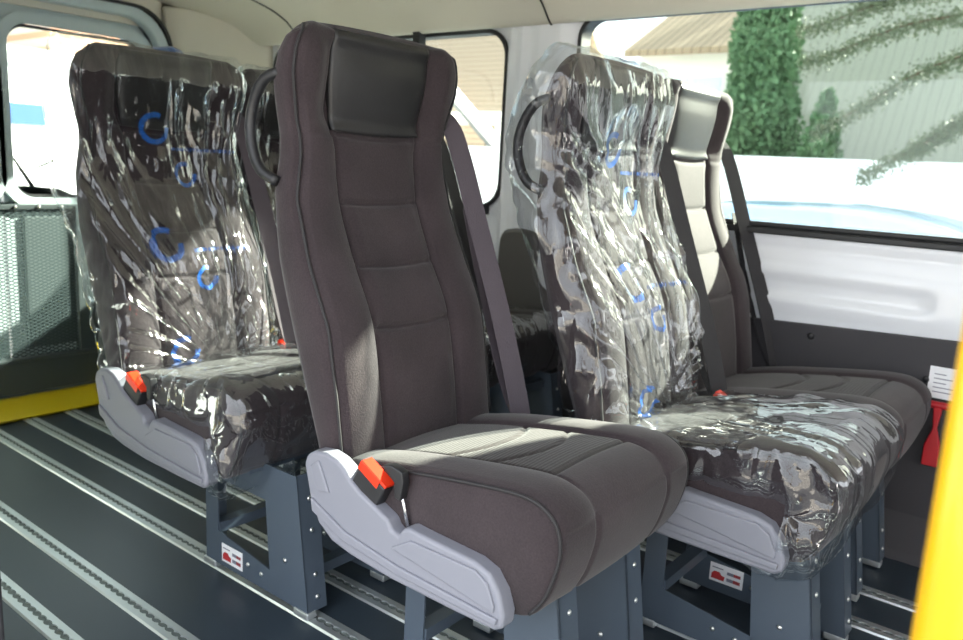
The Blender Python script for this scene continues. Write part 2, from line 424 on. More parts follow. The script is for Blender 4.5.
def make_film_back(seed, flare_amp, mname):
    def yf(x, z):
        y0, y1 = yfun_back(x, min(z, 1.22))
        fl = flare_amp * sm(.60, 1.05, z) + .020
        rag = 0.012 * noise.noise(Vector((z * 14, seed, x * 6)))
        k = .3 if flare_amp < 0 else 1
        return y0 - (fl if k == 1 else .003) - rag * k, y1 + (.018 if k == 1 else .003) + rag * .6 * k
    o = backrest_outline(.0058)
    d0 = film_back_disp(seed)
    def dd(x, z, y, v, nx, nz):
        d = d0(x, z, y, v, nx, nz)
        if y < 0: d *= max(.2, 1 + y * 6)      # loose side of the bag closes to a fin
        return d + .003
    v, f = pillow(o, yf, dd, 100, mid_back, bulge=.004, redge=.02)
    # crumple the side panels
    v = [(p[0], p[1] + (0 if flare_amp < 0 or 0 <= p[1] <= W else (-1 if p[1] < 0 else .6) * .018 * abs(noise.noise(Vector((p[0] * 20, seed, p[2] * 13))))), p[2]) for p in v]
    return v, f
def make_film_cush(seed):
    def yf(x, z):
        h = .016 * sm(.42, .30, z) + .010 * noise.noise(Vector((x * 13, z * 13, seed)))
        return -.014 - max(0, h), W + .014 + max(0, h)
    o = cushion_outline(.006)
    v, f = pillow(o, yf, film_cush_disp(seed), 84, mid_cush, bulge=.003, redge=.014)
    out = []
    for p in v:
        y = p[1]
        if y < 0 or y > W:
            q = .016 * noise.noise(Vector((p[0] * 17 + seed, 3, p[2] * 15))) + .008 * ridge((p[0] + p[2] * .6) * 14)
            y += q if y > W else -abs(q)
        # bag corner hanging low at the front
        if y < -.003 and p[2] < .41 and p[0] < .325: y = -.003
        zz = p[2]
        if zz < .36: zz -= .022 * sm(.25, .40, p[0]) * (0.6 + .4 * math.sin(y * 14 + seed))
        out.append((p[0], y, zz))
    return out, f

def label_mesh(w, h):
    """small white rating plate with a red car silhouette and grey print, in its own x-z plane facing -y"""
    bm = bmesh.new()
    box(bm, (0, -.0008, 0), (w, 0, h), 0)
    def q(x0, z0, x1, z1, mi): box(bm, (x0 * w, -.0014, z0 * h), (x1 * w, -.0008, z1 * h), mi)
    prism(bm, [(.06 * w, .14 * h), (.44 * w, .14 * h), (.46 * w, .38 * h), (.36 * w, .42 * h), (.30 * w, .56 * h), (.14 * w, .56 * h), (.06 * w, .40 * h)], 1, -.0014, -.0008, 1)
    q(.52, .56, .92, .72, 2); q(.52, .2, .92, .38, 2); q(.72, .56, .92, .72, 1); q(.72, .2, .92, .38, 1); q(.07, .74, .4, .80, 2)
    return bm

def arc_corner(bm): pass

def build_seat(name, label, cat, loc, group, film=None, base_dx=0.0, plate='low', belt='belt', shares=None, handle=True, aisle=True):
    root = thing(name, label, cat, loc, group)
    S = shares
    def part(nm, key, make, parent=root, **k):
        if key in S:
            src = S[key]; o = src.copy(); C.objects.link(o); o.parent = parent; o.name = nm; return o
        o = make(); o.parent = parent
        S[key] = o; return o
    # backrest
    def mk():
        v, f = pillow(backrest_outline(.0042), yfun_back, disp_back, 112, mid_back, bulge=.010, redge=.010)
        return obj('backrest', (v, f), M['fabric'], smooth=True)
    back = part('backrest', 'back', mk)
    def mk():   # leather pad across the head area
        nu, nv = 36, 40; vs = []; fs = []
        for layer in (0, 1):
            for i in range(nv + 1):
                z = 1.052 + (1.239 - 1.052) * i / nv
                for j in range(nu + 1):
                    u = -1 + 2 * j / nu
                    hw_ = .120 + .014 * sm(1.05, 1.16, z) - .004 * sm(1.18, 1.236, z)
                    y = W / 2 + u * hw_
                    e = .45 * (1 - abs(u) ** 10) * (1 - abs(2 * i / nv - 1) ** 12) + .75 * (1 - u * u) ** .7 * math.sin(PI * i / nv) ** .6
                    x = float(np.interp(z, FZ, FX)) - .010 * sm(1.05, 1.08, z) * (1 - sm(1.2, 1.236, z)) - .008 * sm(1.222, 1.239, z) + (.012 * e * (1 - .4 * sm(1.15, 1.239, z)) if layer == 0 else -.012)
                    zz = z - .006 * (1 - u * u) * (1 - i / nv)
                    vs.append((x, y, zz))
        n1 = (nu + 1); L_ = n1 * (nv + 1)
        for i in range(nv):
            for j in range(nu):
                a = i * n1 + j; fs.append((a, a + 1, a + n1 + 1, a + n1)); b = a + L_; fs.append((b, b + n1, b + n1 + 1, b + 1))
        for j in range(nu):
            fs.append((j, j + L_, j + 1 + L_, j + 1)); t = nv * n1 + j; fs.append((t, t + 1, t + 1 + L_, t + L_))
        for i in range(nv):
            a = i * n1; fs.append((a, a + n1, a + n1 + L_, a + L_)); a += nu; fs.append((a, a + L_, a + n1 + L_, a + n1))
        return obj('headrest_pad', (vs, fs), M['leather'], smooth=True)
    hp = part('headrest_pad', 'pad', mk)
    tag(hp, 'smooth black leather headrest pad')
    def mk():
        bm = bmesh.new()
        for side in (sd_,):
            pts = []
            for z in np.linspace(.45, 1.225, 60):
                y0, y1 = yfun_back(0, z); pts.append((float(np.interp(z, FZ, FX)) - .002, (y0 - .001) if side == 0 else (y1 + .001), z))
            z = 1.236; y0, y1 = yfun_back(0, z)
            pts.append((-.222, (y0 - .001) if side == 0 else (y1 + .001), z))
            tube(bm, pts, .0030, 6)
        return obj('piping', bm, M['piping'], smooth=True)
        
    for sd_ in (0, 1): part('piping', 'pipe1%d' % sd_, mk, back)
    # cushion
    def mk():
        v, f = pillow(cushion_outline(.0045), yfun_cush, disp_cush, 104, mid_cush, bulge=.012, redge=.010)
        o = obj('seat_cushion', (v, f), [M['fabric'], M['fabric_top']], smooth=True)
        for p in o.data.polygons:
            c = p.center
            if p.normal.z > .5 and .0 < c.x < .34 and abs(c.y - W / 2) < .125: p.material_index = 1
        return o
    cush = part('seat_cushion', 'cush', mk)
    def mk():
        bm = bmesh.new(); o = catmull(CP[2:14], .008)
        for y in (ys_,):
            c = [np.array(p) for p in o]; pts = []
            for p in c:
                m_ = np.array(mid_cush(*p)); d = (m_ - p); d = d / np.linalg.norm(d); p = p + d * .004; pts.append((p[0], y, p[1]))
            tube(bm, pts, .0030, 6)
        return obj('piping', bm, M['piping'], smooth=True)
    for ys_ in (-.001, W + .001): part('piping', 'pipe2%d' % (ys_ > 0), mk, cush)
    # moulded side cover
    def mk():
        bm = bmesh.new()
        out = [(-.130, .436), (-.122, .456), (-.102, .468), (-.070, .472), (-.040, .466), (-.020, .455), (-.004, .438), (.020, .424), (.094, .394), (.100, .380), (.118, .376), (.126, .390), (.140, .396), (.165, .394),
               (.285, .388), (.315, .378), (.336, .352), (.347, .318), (.345, .296), (.330, .287), (.250, .286), (.10, .288), (.0, .296), (-.05, .306), (-.088, .330), (-.112, .372)]
        prism(bm, out, 1, -.040, -.004)
        o = obj('side_cover', bm, M['cover'], bevel=.009, segs=4)
        return o
    cov = part('side_cover', 'cover', mk) if aisle else None
    if cov: tag(cov, 'light grey moulded plastic side cover')
    def mk():
        bm = bmesh.new()
        prism(bm, [(-.100, .352), (-.02, .322), (.12, .306), (.335, .300), (.338, .312), (.12, .322), (-.01, .340), (-.105, .378)], 1, -.0455, -.038)
        prism(bm, [(.105, .350), (.150, .378), (.29, .377), (.315, .362), (.330, .330), (.329, .318)], 1, -.0445, -.038)
        prism(bm, [(-.108, .438), (-.085, .455), (-.055, .400), (-.085, .395)], 1, -.0445, -.038)
        return obj('raised_panel', bm, M['cover'], bevel=.0030, segs=3)
    if cov: part('raised_panel', 'coverrel', mk, cov)
    # buckle
    def mk():
        bm = bmesh.new(); R = Matrix.Rotation(math.radians(28), 3, 'Y')
        box(bm, (-.035, -.015, -.045), (.035, .015, .020), 0, R, (.022, -.018, .452))
        return obj('belt_buckle', bm, M['blackp'], bevel=.004)
    bk = part('belt_buckle', 'buckle', mk)
    bk.location = (.014, 0, -.010)
    def mk():
        bm = bmesh.new(); R = Matrix.Rotation(math.radians(28), 3, 'Y')
        box(bm, (-.034, -.014, .0205), (.034, .010, .0260), 0, R, (.022, -.018, .452))
        box(bm, (-.034, -.0165, .008), (.020, -.0152, .0260), 0, R, (.022, -.018, .452))
        return obj('release_button', bm, M['red'], bevel=.0015)
    tag(part('release_button', 'button', mk, bk), 'red release button')
    # recline lever
    def mk():
        bm = bmesh.new(); tube(bm, [(.088, -.020, .445), (.098, -.020, .415), (.108, -.018, .375)], .0035, 8)
        return obj('recline_lever', bm, M['chrome'], smooth=True)
    lv = part('recline_lever', 'lever', mk) if aisle else None
    def mk():
        bm = bmesh.new()
        prism(bm, [(.050, .478), (.072, .484), (.098, .478), (.102, .460), (.096, .425), (.082, .428), (.080, .455), (.058, .470)], 1, -.030, -.012)
        return obj('lever_grip', bm, M['blackp'], bevel=.003)
    if lv: lv.location = (.014, 0, .006)
    if lv: part('lever_grip', 'grip', mk, lv)
    # grab handle on the backrest side
    def mk():
        bm = bmesh.new(); P = catmull([(-.255, -.002, 1.150), (-.290, -.012, 1.135), (-.320, -.014, 1.09), (-.329, -.014, 1.045), (-.318, -.014, 1.0), (-.296, -.012, .968), (-.262, -.002, .950)], .01)
        tube(bm, [tuple(p) for p in P], .0108, 12)
        return obj('grab_handle', bm, M['blackp'], smooth=True)
    if handle: part('grab_handle', 'handle' , mk)
    # belt
    def mk():
        vs = []; fs = []
        P = catmull([(-.285, W - .030, 1.12), (-.250, W - .012, 1.115), (-.215, W + .002, 1.07), (-.140, W + .018, .86), (-.06, W + .026, .64), (.00, W + .028, .45), (.012, W + .028, .37)], .02)
        wd = Vector((.55, .80, .0)).normalized()
        for i, p in enumerate(P):
            p = Vector(p); w_ = wd * .0235; nrm = Vector((.8, -.55, 0)).normalized() * .0012
            for s1, s2 in ((-1, -1), (1, -1), (1, 1), (-1, 1)): vs.append(p + w_ * s1 + nrm * s2)
        for i in range(len(P) - 1):
            for k in range(4): fs.append((i * 4 + k, i * 4 + (k + 1) % 4, i * 4 + 4 + (k + 1) % 4, i * 4 + 4 + k))
        n = len(vs)
        Q = catmull([(.015, W + .030, .40), (-.05, W + .032, .50), (-.13, W + .03, .72), (-.18, W + .02, .90)], .03)
        for p in Q:
            p = Vector(p); w_ = Vector((.2, .95, 0)).normalized() * .012; nrm = Vector((.95, -.2, 0)) * .0012
            for s1, s2 in ((-1, -1), (1, -1), (1, 1), (-1, 1)): vs.append(p + w_ * s1 + nrm * s2)
        for i in range(len(Q) - 1):
            for k in range(4): fs.append((n + i * 4 + k, n + i * 4 + (k + 1) % 4, n + i * 4 + 4 + (k + 1) % 4, n + i * 4 + 4 + k))
        return obj('seat_belt', (vs, fs), M[belt], smooth=False)
    sb = part('seat_belt', 'belt_' + belt, mk)
    def mk():
        bm = bmesh.new(); box(bm, (-.262, W - .040, 1.125), (-.190, W + .006, 1.175))
        return obj('belt_guide', bm, M['blackp'], bevel=.008)
    # base frames
    def frame(y, front):
        def mk():
            bm = bmesh.new(); dx = 0
            t = .004
            def pr(pts, a=y, b=y + t): prism(bm, pts, 1, a, b)
            pr([(.0, .02), (.045, .02), (.045, .325), (.0, .325)])                       # rear post
            pr([(.25, .02), (.378, .02), (.335, .325), (.225, .325), (.225, .28)])         # flared front leg
            pr([(.045, .24), (.235, .24), (.235, .325), (.045, .325)])                     # top beam
            pr([(.045, .02), (.25, .02), (.25, .075), (.045, .105)])                       # bottom beam
            # front flange
            a = y + t; b = y + .055
            for (x0, z0), (x1, z1) in (((.378, .02), (.335, .325)), ((.0, .02), (.0, .325))):
                v = [bm.verts.new(p) for p in ((x0, y, z0), (x0, b, z0), (x1, b, z1), (x1, y, z1), (x0 - .004, y, z0), (x0 - .004, b, z0), (x1 - .004, b, z1), (x1 - .004, y, z1))]
                for f in ((0, 1, 2, 3), (7, 6, 5, 4), (0, 4, 5, 1), (1, 5, 6, 2), (2, 6, 7, 3), (3, 7, 4, 0)): bm.faces.new([v[i] for i in f])
            return obj('base_frame', bm, M['steel'])
        return mk
    frames = []
    for k, y in enumerate((.085, .315)):
        o = part('base_frame', 'frame%d' % k, frame(y, k == 0)); o.location.x = base_dx; frames.append(o)
        for q, (bx, by, bz) in enumerate(((.381 - .0145, y + .030, .10), (.381 - .0285, y + .030, .20), (.381 - .0385, y + .030, .27), (.381 - .007, y + .030, .05))):
            def mkb(bx=bx, by=by, bz=bz):
                bm = bmesh.new(); bmesh.ops.create_uvsphere(bm, u_segments=10, v_segments=6, radius=.0055)
                bmesh.ops.transform(bm, matrix=Matrix.Translation((bx, by, bz)) @ Matrix.Diagonal((.7, 1, 1, 1)), verts=bm.verts)
                return obj('bolt', bm, M['zinc'], smooth=True)
            part('bolt', 'bolt%d_%d' % (k, q), mkb, o)
        for q, (bx, bz) in enumerate(((.165, .06), (.215, .055), (.30, .12))):
            def mkb(bx=bx, bz=bz):
                bm = bmesh.new(); bmesh.ops.create_uvsphere(bm, u_segments=10, v_segments=6, radius=.0055)
                bmesh.ops.transform(bm, matrix=Matrix.Translation((bx, y - .001, bz)) @ Matrix.Diagonal((1, .6, 1, 1)), verts=bm.verts)
                return obj('bolt', bm, M['zinc'], smooth=True)
            part('bolt', 'boltb%d_%d' % (k, q), mkb, o)
    for k, (a, b) in enumerate((((.02, .089, .10), (.05, .315, .125)), ((.29, .089, .06), (.32, .315, .085)), ((.01, .089, .28), (.05, .315, .305)), ((.28, .089, .275), (.31, .315, .30)))):
        def mk(a=a, b=b):
            bm = bmesh.new(); box(bm, a, b); return obj('cross_brace', bm, M['steel'])
        o = part('cross_brace', 'brace%d' % k, mk); o.location.x = base_dx
    def mk():
        bm = bmesh.new(); box(bm, (.0, .05, .308), (.22, .40, .321)); return obj('mounting_plate', bm, M['steel'])
    o = part('mounting_plate', 'mplate', mk); o.location.x = base_dx
    for k, (fx, fy) in enumerate(((.005, .088), (.35, .088), (.005, .320), (.35, .320))):
        def mkf(fx=fx, fy=fy):
            bm = bmesh.new(); box(bm, (fx - .018, fy - .006, .005), (fx + .030, fy + .022, .022))
            return obj('rail_foot', bm, M['alu'], bevel=.003)
        o = part('rail_foot', 'foot%d' % k, mkf); o.location.x = base_dx
    if plate:
        def mk():
            o = obj('rating_label', label_mesh(.082, .046), [M['paper'], M['labelred'], M['ink']])
            return o
        o = part('rating_label', 'plate', mk, frames[0 if plate == 'low' else 1])
        o.location = (.062, .0845, .034) if plate == 'low' else PLATE2
        tag(o, 'white rating sticker with red car and grey print')
    if film is not None:
        seed, flare, both = film
        if both:
            fb = part('plastic_cover', 'filmb%s' % seed, lambda: obj('plastic_cover', make_film_back(seed, flare, 'x'), M['filmprint'], smooth=True))
            tag(fb, 'clear crumpled film with blue rings over the backrest')
        fc = part('plastic_cover', 'filmc%s' % seed, lambda: obj('plastic_cover', make_film_cush(seed), M['film'], smooth=True))
        tag(fc, 'clear crumpled film over the seat cushion')
    return root

S = {}
PLATE2 = (.062, .3135, .046)
GRP = 'passenger seats on the floor rails'
seats = [
 build_seat('passenger_seat', 'unwrapped dark grey fabric seat in the foreground, nearest the camera', 'seat', (-1.0, .97, 0), GRP, None, .03, None, 'belt', S),
 build_seat('passenger_seat', 'film-wrapped seat at far left beside the mesh lift, backrest printed with blue rings', 'seat', (-1.79, .965, 0), GRP, (1, .050, True), .155, 'low', 'belt', S, False),
 build_seat('passenger_seat', 'film-wrapped seat right of the foreground seat with loop handle in the bag', 'seat', (-.735, 1.472, 0), GRP, (5, .045, True), .02, 'high', 'beltdark', S),
 build_seat('passenger_seat', 'unwrapped seat with a sunlit backrest beside the large side window', 'seat', (-.745, 1.924, 0), GRP, None, .0, None, 'beltdark', S, False, False),
 build_seat('passenger_seat', 'film-wrapped seat half hidden between the far left seat and the foreground seat', 'seat', (-1.86, 1.455, 0), GRP, (9, -1, True), .1, None, 'beltdark', S, False, False),
 build_seat('passenger_seat', 'film-wrapped seat behind the foreground seat belt, against the wall by the tall dark cover', 'seat', (-1.86, 1.905, 0), GRP, (9, -1, True), .1, None, 'beltdark', S, False, False),
]

# ------------------------------------------------------------------ floor and rails
bm = bmesh.new(); box(bm, (-3.62, .40, -.06), (2.2, 2.46, 0)); struct('floor', bm, M['floor'])
def rail_mesh(x0, x1, w):
    bm = bmesh.new(); h = .005; pitch = .0254; n = int((x1 - x0) / pitch); sub = 6
    box(bm, (x0, -w / 2 + .004, .0008), (x1, w / 2 - .004, .0016), 1)
    for s in (-1, 1):
        P = []
        for i in range(n * sub + 1):
            x = x0 + i * pitch / sub; c = math.sin(PI * ((i % sub) / sub)) ** .6 if i % sub else 0
            P.append((x, .0030 + .0048 * c))
        A = []; 
        for x, yi in P:
            A.append([bm.verts.new((x, s * yi, h)), bm.verts.new((x, s * w / 2, h)), bm.verts.new((x, s * yi, .0012)), bm.verts.new((x, s * (w / 2 + .003), .0004))])
        for a, b in zip(A, A[1:]):
            bm.faces.new([a[0], b[0], b[1], a[1]]); bm.faces.new([a[2], b[2], b[0], a[0]]); bm.faces.new([a[1], b[1], b[3], a[3]])
    bmesh.ops.remove_doubles(bm, verts=bm.verts, dist=1e-6)
    return bm
rails = [(.675, 'floor rail nearest the door opening'), (.833, 'second floor rail counted from the door opening'), (1.073, 'floor rail under the near base frame of the far left wrapped seat'),
         (1.218, 'floor rail just beyond the one under the far left seat'), (1.363, 'floor rail ending beside the far left seat, third one in from it'),
         (1.60, 'floor rail under the near side of the wrapped seat on the right'), (1.915, 'floor rail nearer of the two running out by the yellow pole'), (2.092, 'floor rail closest to the windowed side wall')]
rm = None
for y, lab in rails:
    if rm is None:
        o = obj('floor_rail', rail_mesh(-3.03, 2.0, .043), [M['alu'], M['slot']]); rm = o.data
    else:
        o = bpy.data.objects.new('floor_rail', rm); C.objects.link(o)
    o.location = (0, y, 0); tag(o, 'perforated aluminium ' + lab, 'rail', 'aluminium seat rails in the floor')

# ------------------------------------------------------------------ far side wall with windows
def rr_sdf(x, z, x0, x1, z0, z1, r):
    cx, cz = (x0 + x1) / 2, (z0 + z1) / 2; dx = abs(x - cx) - (x1 - x0) / 2 + r; dz = abs(z - cz) - (z1 - z0) / 2 + r
    return math.hypot(max(dx, 0), max(dz, 0)) + min(max(dx, dz), 0) - r
WIN = [(-3.17, -1.83, .845, 1.485, .10), (-1.53, -.265, .868, 1.505, .07), (.16, .98, .868, 1.505, .10)]
YW = 2.42
def wall_off(x, z):
    d = 0
    if -1.83 < x < -1.53 and z > .56:                  # pillar, standing proud with two ribs
        d += .035 * sm(-1.83, -1.805, x) * sm(-1.53, -1.60, x)
        d += .008 * sm(-1.765, -1.757, x) - .008 * sm(-1.735, -1.727, x) + .006 * sm(-1.69, -1.682, x)
    if x > -1.50:
        d += .013 * sm(.80, .74, z) * sm(.60, .66, z)       # lower bulge
        d += .009 * G(z - .835, .012) + .007 * G(z - .79, .010)
        d -= .012 * sm(.725, .715, z) * sm(.665, .675, z) * sm(-1.2, -1.15, x) * sm(-.35, -.40, x)
    else:
        if z < .8: d += .012 * sm(.80, .74, z) * sm(-1.84, -1.90, x)
    return d
bm = bmesh.new(); cell = .014; nx = int((2.2 + 3.5) / cell); nz = int((1.60 - .55) / cell)
gv = {}
def sdf(x, z): return min(rr_sdf(x, z, *w) for w in WIN)
for i in range(nx + 1):
    for k in range(nz + 1):
        x = -3.5 + i * cell; z = .55 + k * cell; s = sdf(x, z)
        if abs(s) < cell * .75:
            e = .001; gx = (sdf(x + e, z) - sdf(x - e, z)) / (2 * e); gz = (sdf(x, z + e) - sdf(x, z - e)) / (2 * e); g = math.hypot(gx, gz) + 1e-9
            x -= s * gx / g; z -= s * gz / g; s = 0
        gv[i, k] = (bm.verts.new((x, YW - wall_off(x, z), z)), s)
for i in range(nx):
    for k in range(nz):
        q = [gv[i, k], gv[i + 1, k], gv[i + 1, k + 1], gv[i, k + 1]]
        if sum(s for _, s in q) < -1e-6 or all(s <= 0 for _, s in q): continue
        bm.faces.new([v for v, _ in q])
for v in [v for v in bm.verts if not v.link_faces]: bm.verts.remove(v)
ret = bmesh.ops.extrude_face_region(bm, geom=list(bm.faces))
for v in ret['geom']:
    if isinstance(v, bmesh.types.BMVert): v.co.y = YW + .045
wl = struct('wall_left', bm, M['white'], smooth=False)
for p in wl.data.polygons: p.use_smooth = abs(p.normal.y) > .7
bm = bmesh.new(); box(bm, (-3.5, YW + .0, -.06), (2.2, YW + .045, .56)); box(bm, (-3.5, YW, 1.59), (2.2, YW + .045, 1.75)); struct('wall_left.001', bm, M['white'])
def rr_pts(x0, x1, z0, z1, r, n=8):
    P = []
    for cx, cz, a0 in ((x1 - r, z1 - r, 0), (x0 + r, z1 - r, 90), (x0 + r, z0 + r, 180), (x1 - r, z0 + r, 270)):
        for k in range(n + 1):
            a = math.radians(a0 + 90 * k / n); P.append((cx + r * math.cos(a), cz + r * math.sin(a)))
    return P
def ring_mesh(bm, w, g_out, g_in, ya, yb, ax=1):
    x0, x1, z0, z1, r = w
    A = rr_pts(x0 - g_out, x1 + g_out, z0 - g_out, z1 + g_out, r + g_out); B = rr_pts(x0 + g_in, x1 - g_in, z0 + g_in, z1 - g_in, max(.01, r - g_in))
    n = len(A)
    def P(p, t): return (p[0], t, p[1]) if ax == 1 else (t, p[0], p[1])
    VA = [[bm.verts.new(P(p, t)) for p in L_] for L_ in (A, B) for t in (ya, yb)]
    a0, a1, b0, b1 = VA
    for i in range(n):
        j = (i + 1) % n
        bm.faces.new([a0[i], a0[j], b0[j], b0[i]]); bm.faces.new([a1[i], b1[i], b1[j], a1[j]]); bm.faces.new([a0[i], a1[i], a1[j], a0[j]]); bm.faces.new([b0[i], b0[j], b1[j], b1[i]])
for i, w in enumerate(WIN):
    bm = bmesh.new(); ring_mesh(bm, w, .006, .010, YW - .012, YW + .05)
    wo = struct('window_%d' % (i + 1), bm, M['rubber'], bevel=.003)
    if i:   # stepped sill ledge of the big fixed windows
        bm = bmesh.new(); box(bm, (w[0] + .03, YW - .030, w[2] - .022), (w[1] - .02, YW + .01, w[2] - .004)); box(bm, (w[0] + .03, YW - .018, w[2] - .002), (w[1] - .02, YW + .01, w[2] + .012))
        struct('window_seal', bm, M['rubber'], wo, bevel=.004)
    bm = bmesh.new(); prism(bm, rr_pts(w[0], w[1], w[2], w[3], w[4]), 1, YW + .036, YW + .041)
    struct('window_pane', bm, M['glass'], wo)
# lower dark trim panels, plinth and screws
bm = bmesh.new(); prism(bm, [(-3.48, .0), (2.2, .0), (2.2, .640), (-.3, .612), (-.8, .592), (-1.57, .566), (-1.83, .560), (-3.48, .55)], 1, 2.398, 2.418)
trim = struct('trim_1', bm, M['trim'], bevel=.003)
for x, z in ((-.66, .565), (-1.02, .57), (-.35, .50), (-1.66, .45), (-1.60, .36)):
    bm = bmesh.new(); bmesh.ops.create_uvsphere(bm, u_segments=12, v_segments=6, radius=.010)
    bmesh.ops.transform(bm, matrix=Matrix.Translation((x, 2.397, z)) @ Matrix.Diagonal((1, .4, 1, 1)), verts=bm.verts)
    struct('screw', bm, M['blackp'], trim, smooth=True)
bm = bmesh.new(); prism(bm, [(2.336, 0), (2.418, 0), (2.418, .12), (2.40, .12), (2.345, .025)], 0, -3.48, 2.2)
struct('baseboard_left', bm, M['trim'])
# belt reel cover
bm = bmesh.new(); P = catmull([(-1.80, .43), (-1.795, .62), (-1.79, .74), (-1.772, .772), (-1.73, .783), (-1.66, .783), (-1.625, .772), (-1.612, .74), (-1.618, .65), (-1.60, .60), (-1.56, .555), (-1.55, .50), (-1.55, .43)], .02)
prism(bm, [tuple(p) for p in P], 1, 2.366, 2.41)
o = obj('belt_reel_cover', bm, M['posttrim'], bevel=.018, segs=5); tag(o, 'tall rounded dark plastic cover on the side wall behind the small wrapped cushion', 'cover')
# belt hook on the window frame
t = thing('belt_hook', 'small black hook with webbing loop at the lower corner of the rear side window', 'hook', (-1.90, 2.36, .83))
bm = bmesh.new(); box(bm, (-.02, -.01, -.01), (.02, .06, .03)); tube(bm, [(-.015, -.012, 0), (.0, -.02, -.035), (.03, -.02, -.07), (.045, -.01, -.10)], .006, 8); obj('hook', bm, M['blackp'], t, bevel=.003)
bm = bmesh.new(); tube(bm, [(.045, -.01, -.10), (.0, -.012, -.085), (-.01, -.01, -.04)], .004, 6); obj('loop', bm, M['beltdark'], t)
t = thing('upper_latch', 'small black latch with a brass pin at the top edge of the rear side window', 'latch', (-2.235, 2.37, 1.45))
bm = bmesh.new(); box(bm, (-.018, -.012, -.03), (.018, .03, .06)); obj('bracket', bm, M['blackp'], t, bevel=.004)
bm = bmesh.new(); bmesh.ops.create_uvsphere(bm, u_segments=10, v_segments=8, radius=.010); bmesh.ops.translate(bm, vec=(0, -.018, -.018), verts=bm.verts); obj('pin', bm, mat('brass', srgb(214, 190, 130), .3, .9), t, smooth=True)
# emergency hammer and notice
t = thing('emergency_hammer', 'red emergency hammer mounted on the dark side trim beside the yellow pole', 'hammer', (-.31, 2.392, .36))
bm = bmesh.new(); tube(bm, [(-.034, -.02, .082), (.034, -.02, .082)], .010, 12)
prism(bm, [(-.010, .08), (.012, .08), (.006, .02), (.020, -.03), (.020, -.085), (-.018, -.085), (-.018, -.03), (-.004, .02)], 1, -.028, -.010); obj('handle', bm, M['hammer'], t, bevel=.003)
bm = bmesh.new(); bmesh.ops.create_cone(bm, segments=12, radius1=.009, radius2=.001, depth=.018, matrix=Matrix.Translation((-.042, -.02, .082)) @ Matrix.Rotation(-PI / 2, 4, 'Y')); obj('steel_tip', bm, M['chrome'], t, smooth=True)
bm = bmesh.new(); box(bm, (-.008, -.012, -.04), (.010, .006, .02)); obj('holder', bm, M['blackp'], t, bevel=.003)
t = thing('notice', 'small white paper notice above the red emergency hammer', 'sign', (-.345, 2.396, .455))
bm = bmesh.new(); box(bm, (0, -.0015, 0), (.075, 0, .085)); obj('sheet', bm, M['paper'], t)
bm = bmesh.new()
for k in range(5): box(bm, (.012, -.0022, .016 + k * .012), (.012 + (.045, .05, .03, .045, .028)[k], -.0016, .0185 + k * .012))
obj('print', bm, M['ink'], t)

# ------------------------------------------------------------------ ceiling
CY = [(2.43, 1.515), (2.405, 1.497), (2.375, 1.482), (2.335, 1.505), (2.28, 1.555), (2.18, 1.600), (1.95, 1.655), (1.6, 1.690), (1.3, 1.690), (1.0, 1.66), (.7, 1.61), (.50, 1.56), (.42, 1.52)]
bm = bmesh.new()
prof = catmull(CY, .04); xs = np.arange(-3.56, 2.21, .03)
rows = []
for x in xs:
    rec = -.022 * sm(-2.62, -2.58, x) * sm(-2.30, -2.36, x)        # pressed recess across the roof
    r = []
    for y, z in prof:
        edge = min(1, max(0, (2.35 - y) / .15)) * min(1, max(0, (y - .5) / .15))
        g = -.006 * G(x + 1.64, .02) * 1
        r.append(bm.verts.new((x, y, z + (-rec + g) * edge)))
    rows.append(r)
for a, b in zip(rows, rows[1:]):
    for k in range(len(prof) - 1): bm.faces.new([a[k], a[k + 1], b[k + 1], b[k]])
ret = bmesh.ops.extrude_face_region(bm, geom=list(bm.faces))
for v in ret['geom']:
    if isinstance(v, bmesh.types.BMVert): v.co.z = max(v.co.z, 1.60) + .14
struct('ceiling', bm, M['headliner'], smooth=True)
for i, xx in enumerate((-2.93, -1.635)):
    bm = bmesh.new(); pts = [(xx + .02 * math.sin(j * .3), y, z - .002) for j, (y, z) in enumerate(prof) if .55 < y < 2.41]
    tube(bm, pts, .0035, 6); struct('trim_%d' % (i + 2), bm, M['rubber'])
# rear corner lining
bm = bmesh.new()
def quadp(*p): bm.faces.new([bm.verts.new(q) for q in p])
prism(bm, [(-3.50, 2.05), (-3.47, 2.05), (-3.30, 2.26), (-3.19, 2.40), (-3.19, 2.425), (-3.50, 2.425)], 2, .56, 1.62)
struct('trim_4', bm, M['headliner'], bevel=.01)
bm = bmesh.new(); box(bm, (-3.60, .38, 1.52), (-3.50, 2.46, 1.80)); box(bm, (-3.60, 2.05, -.06), (-3.50, 2.46, 1.80)); struct('wall_rear.001', bm, M['headliner'])
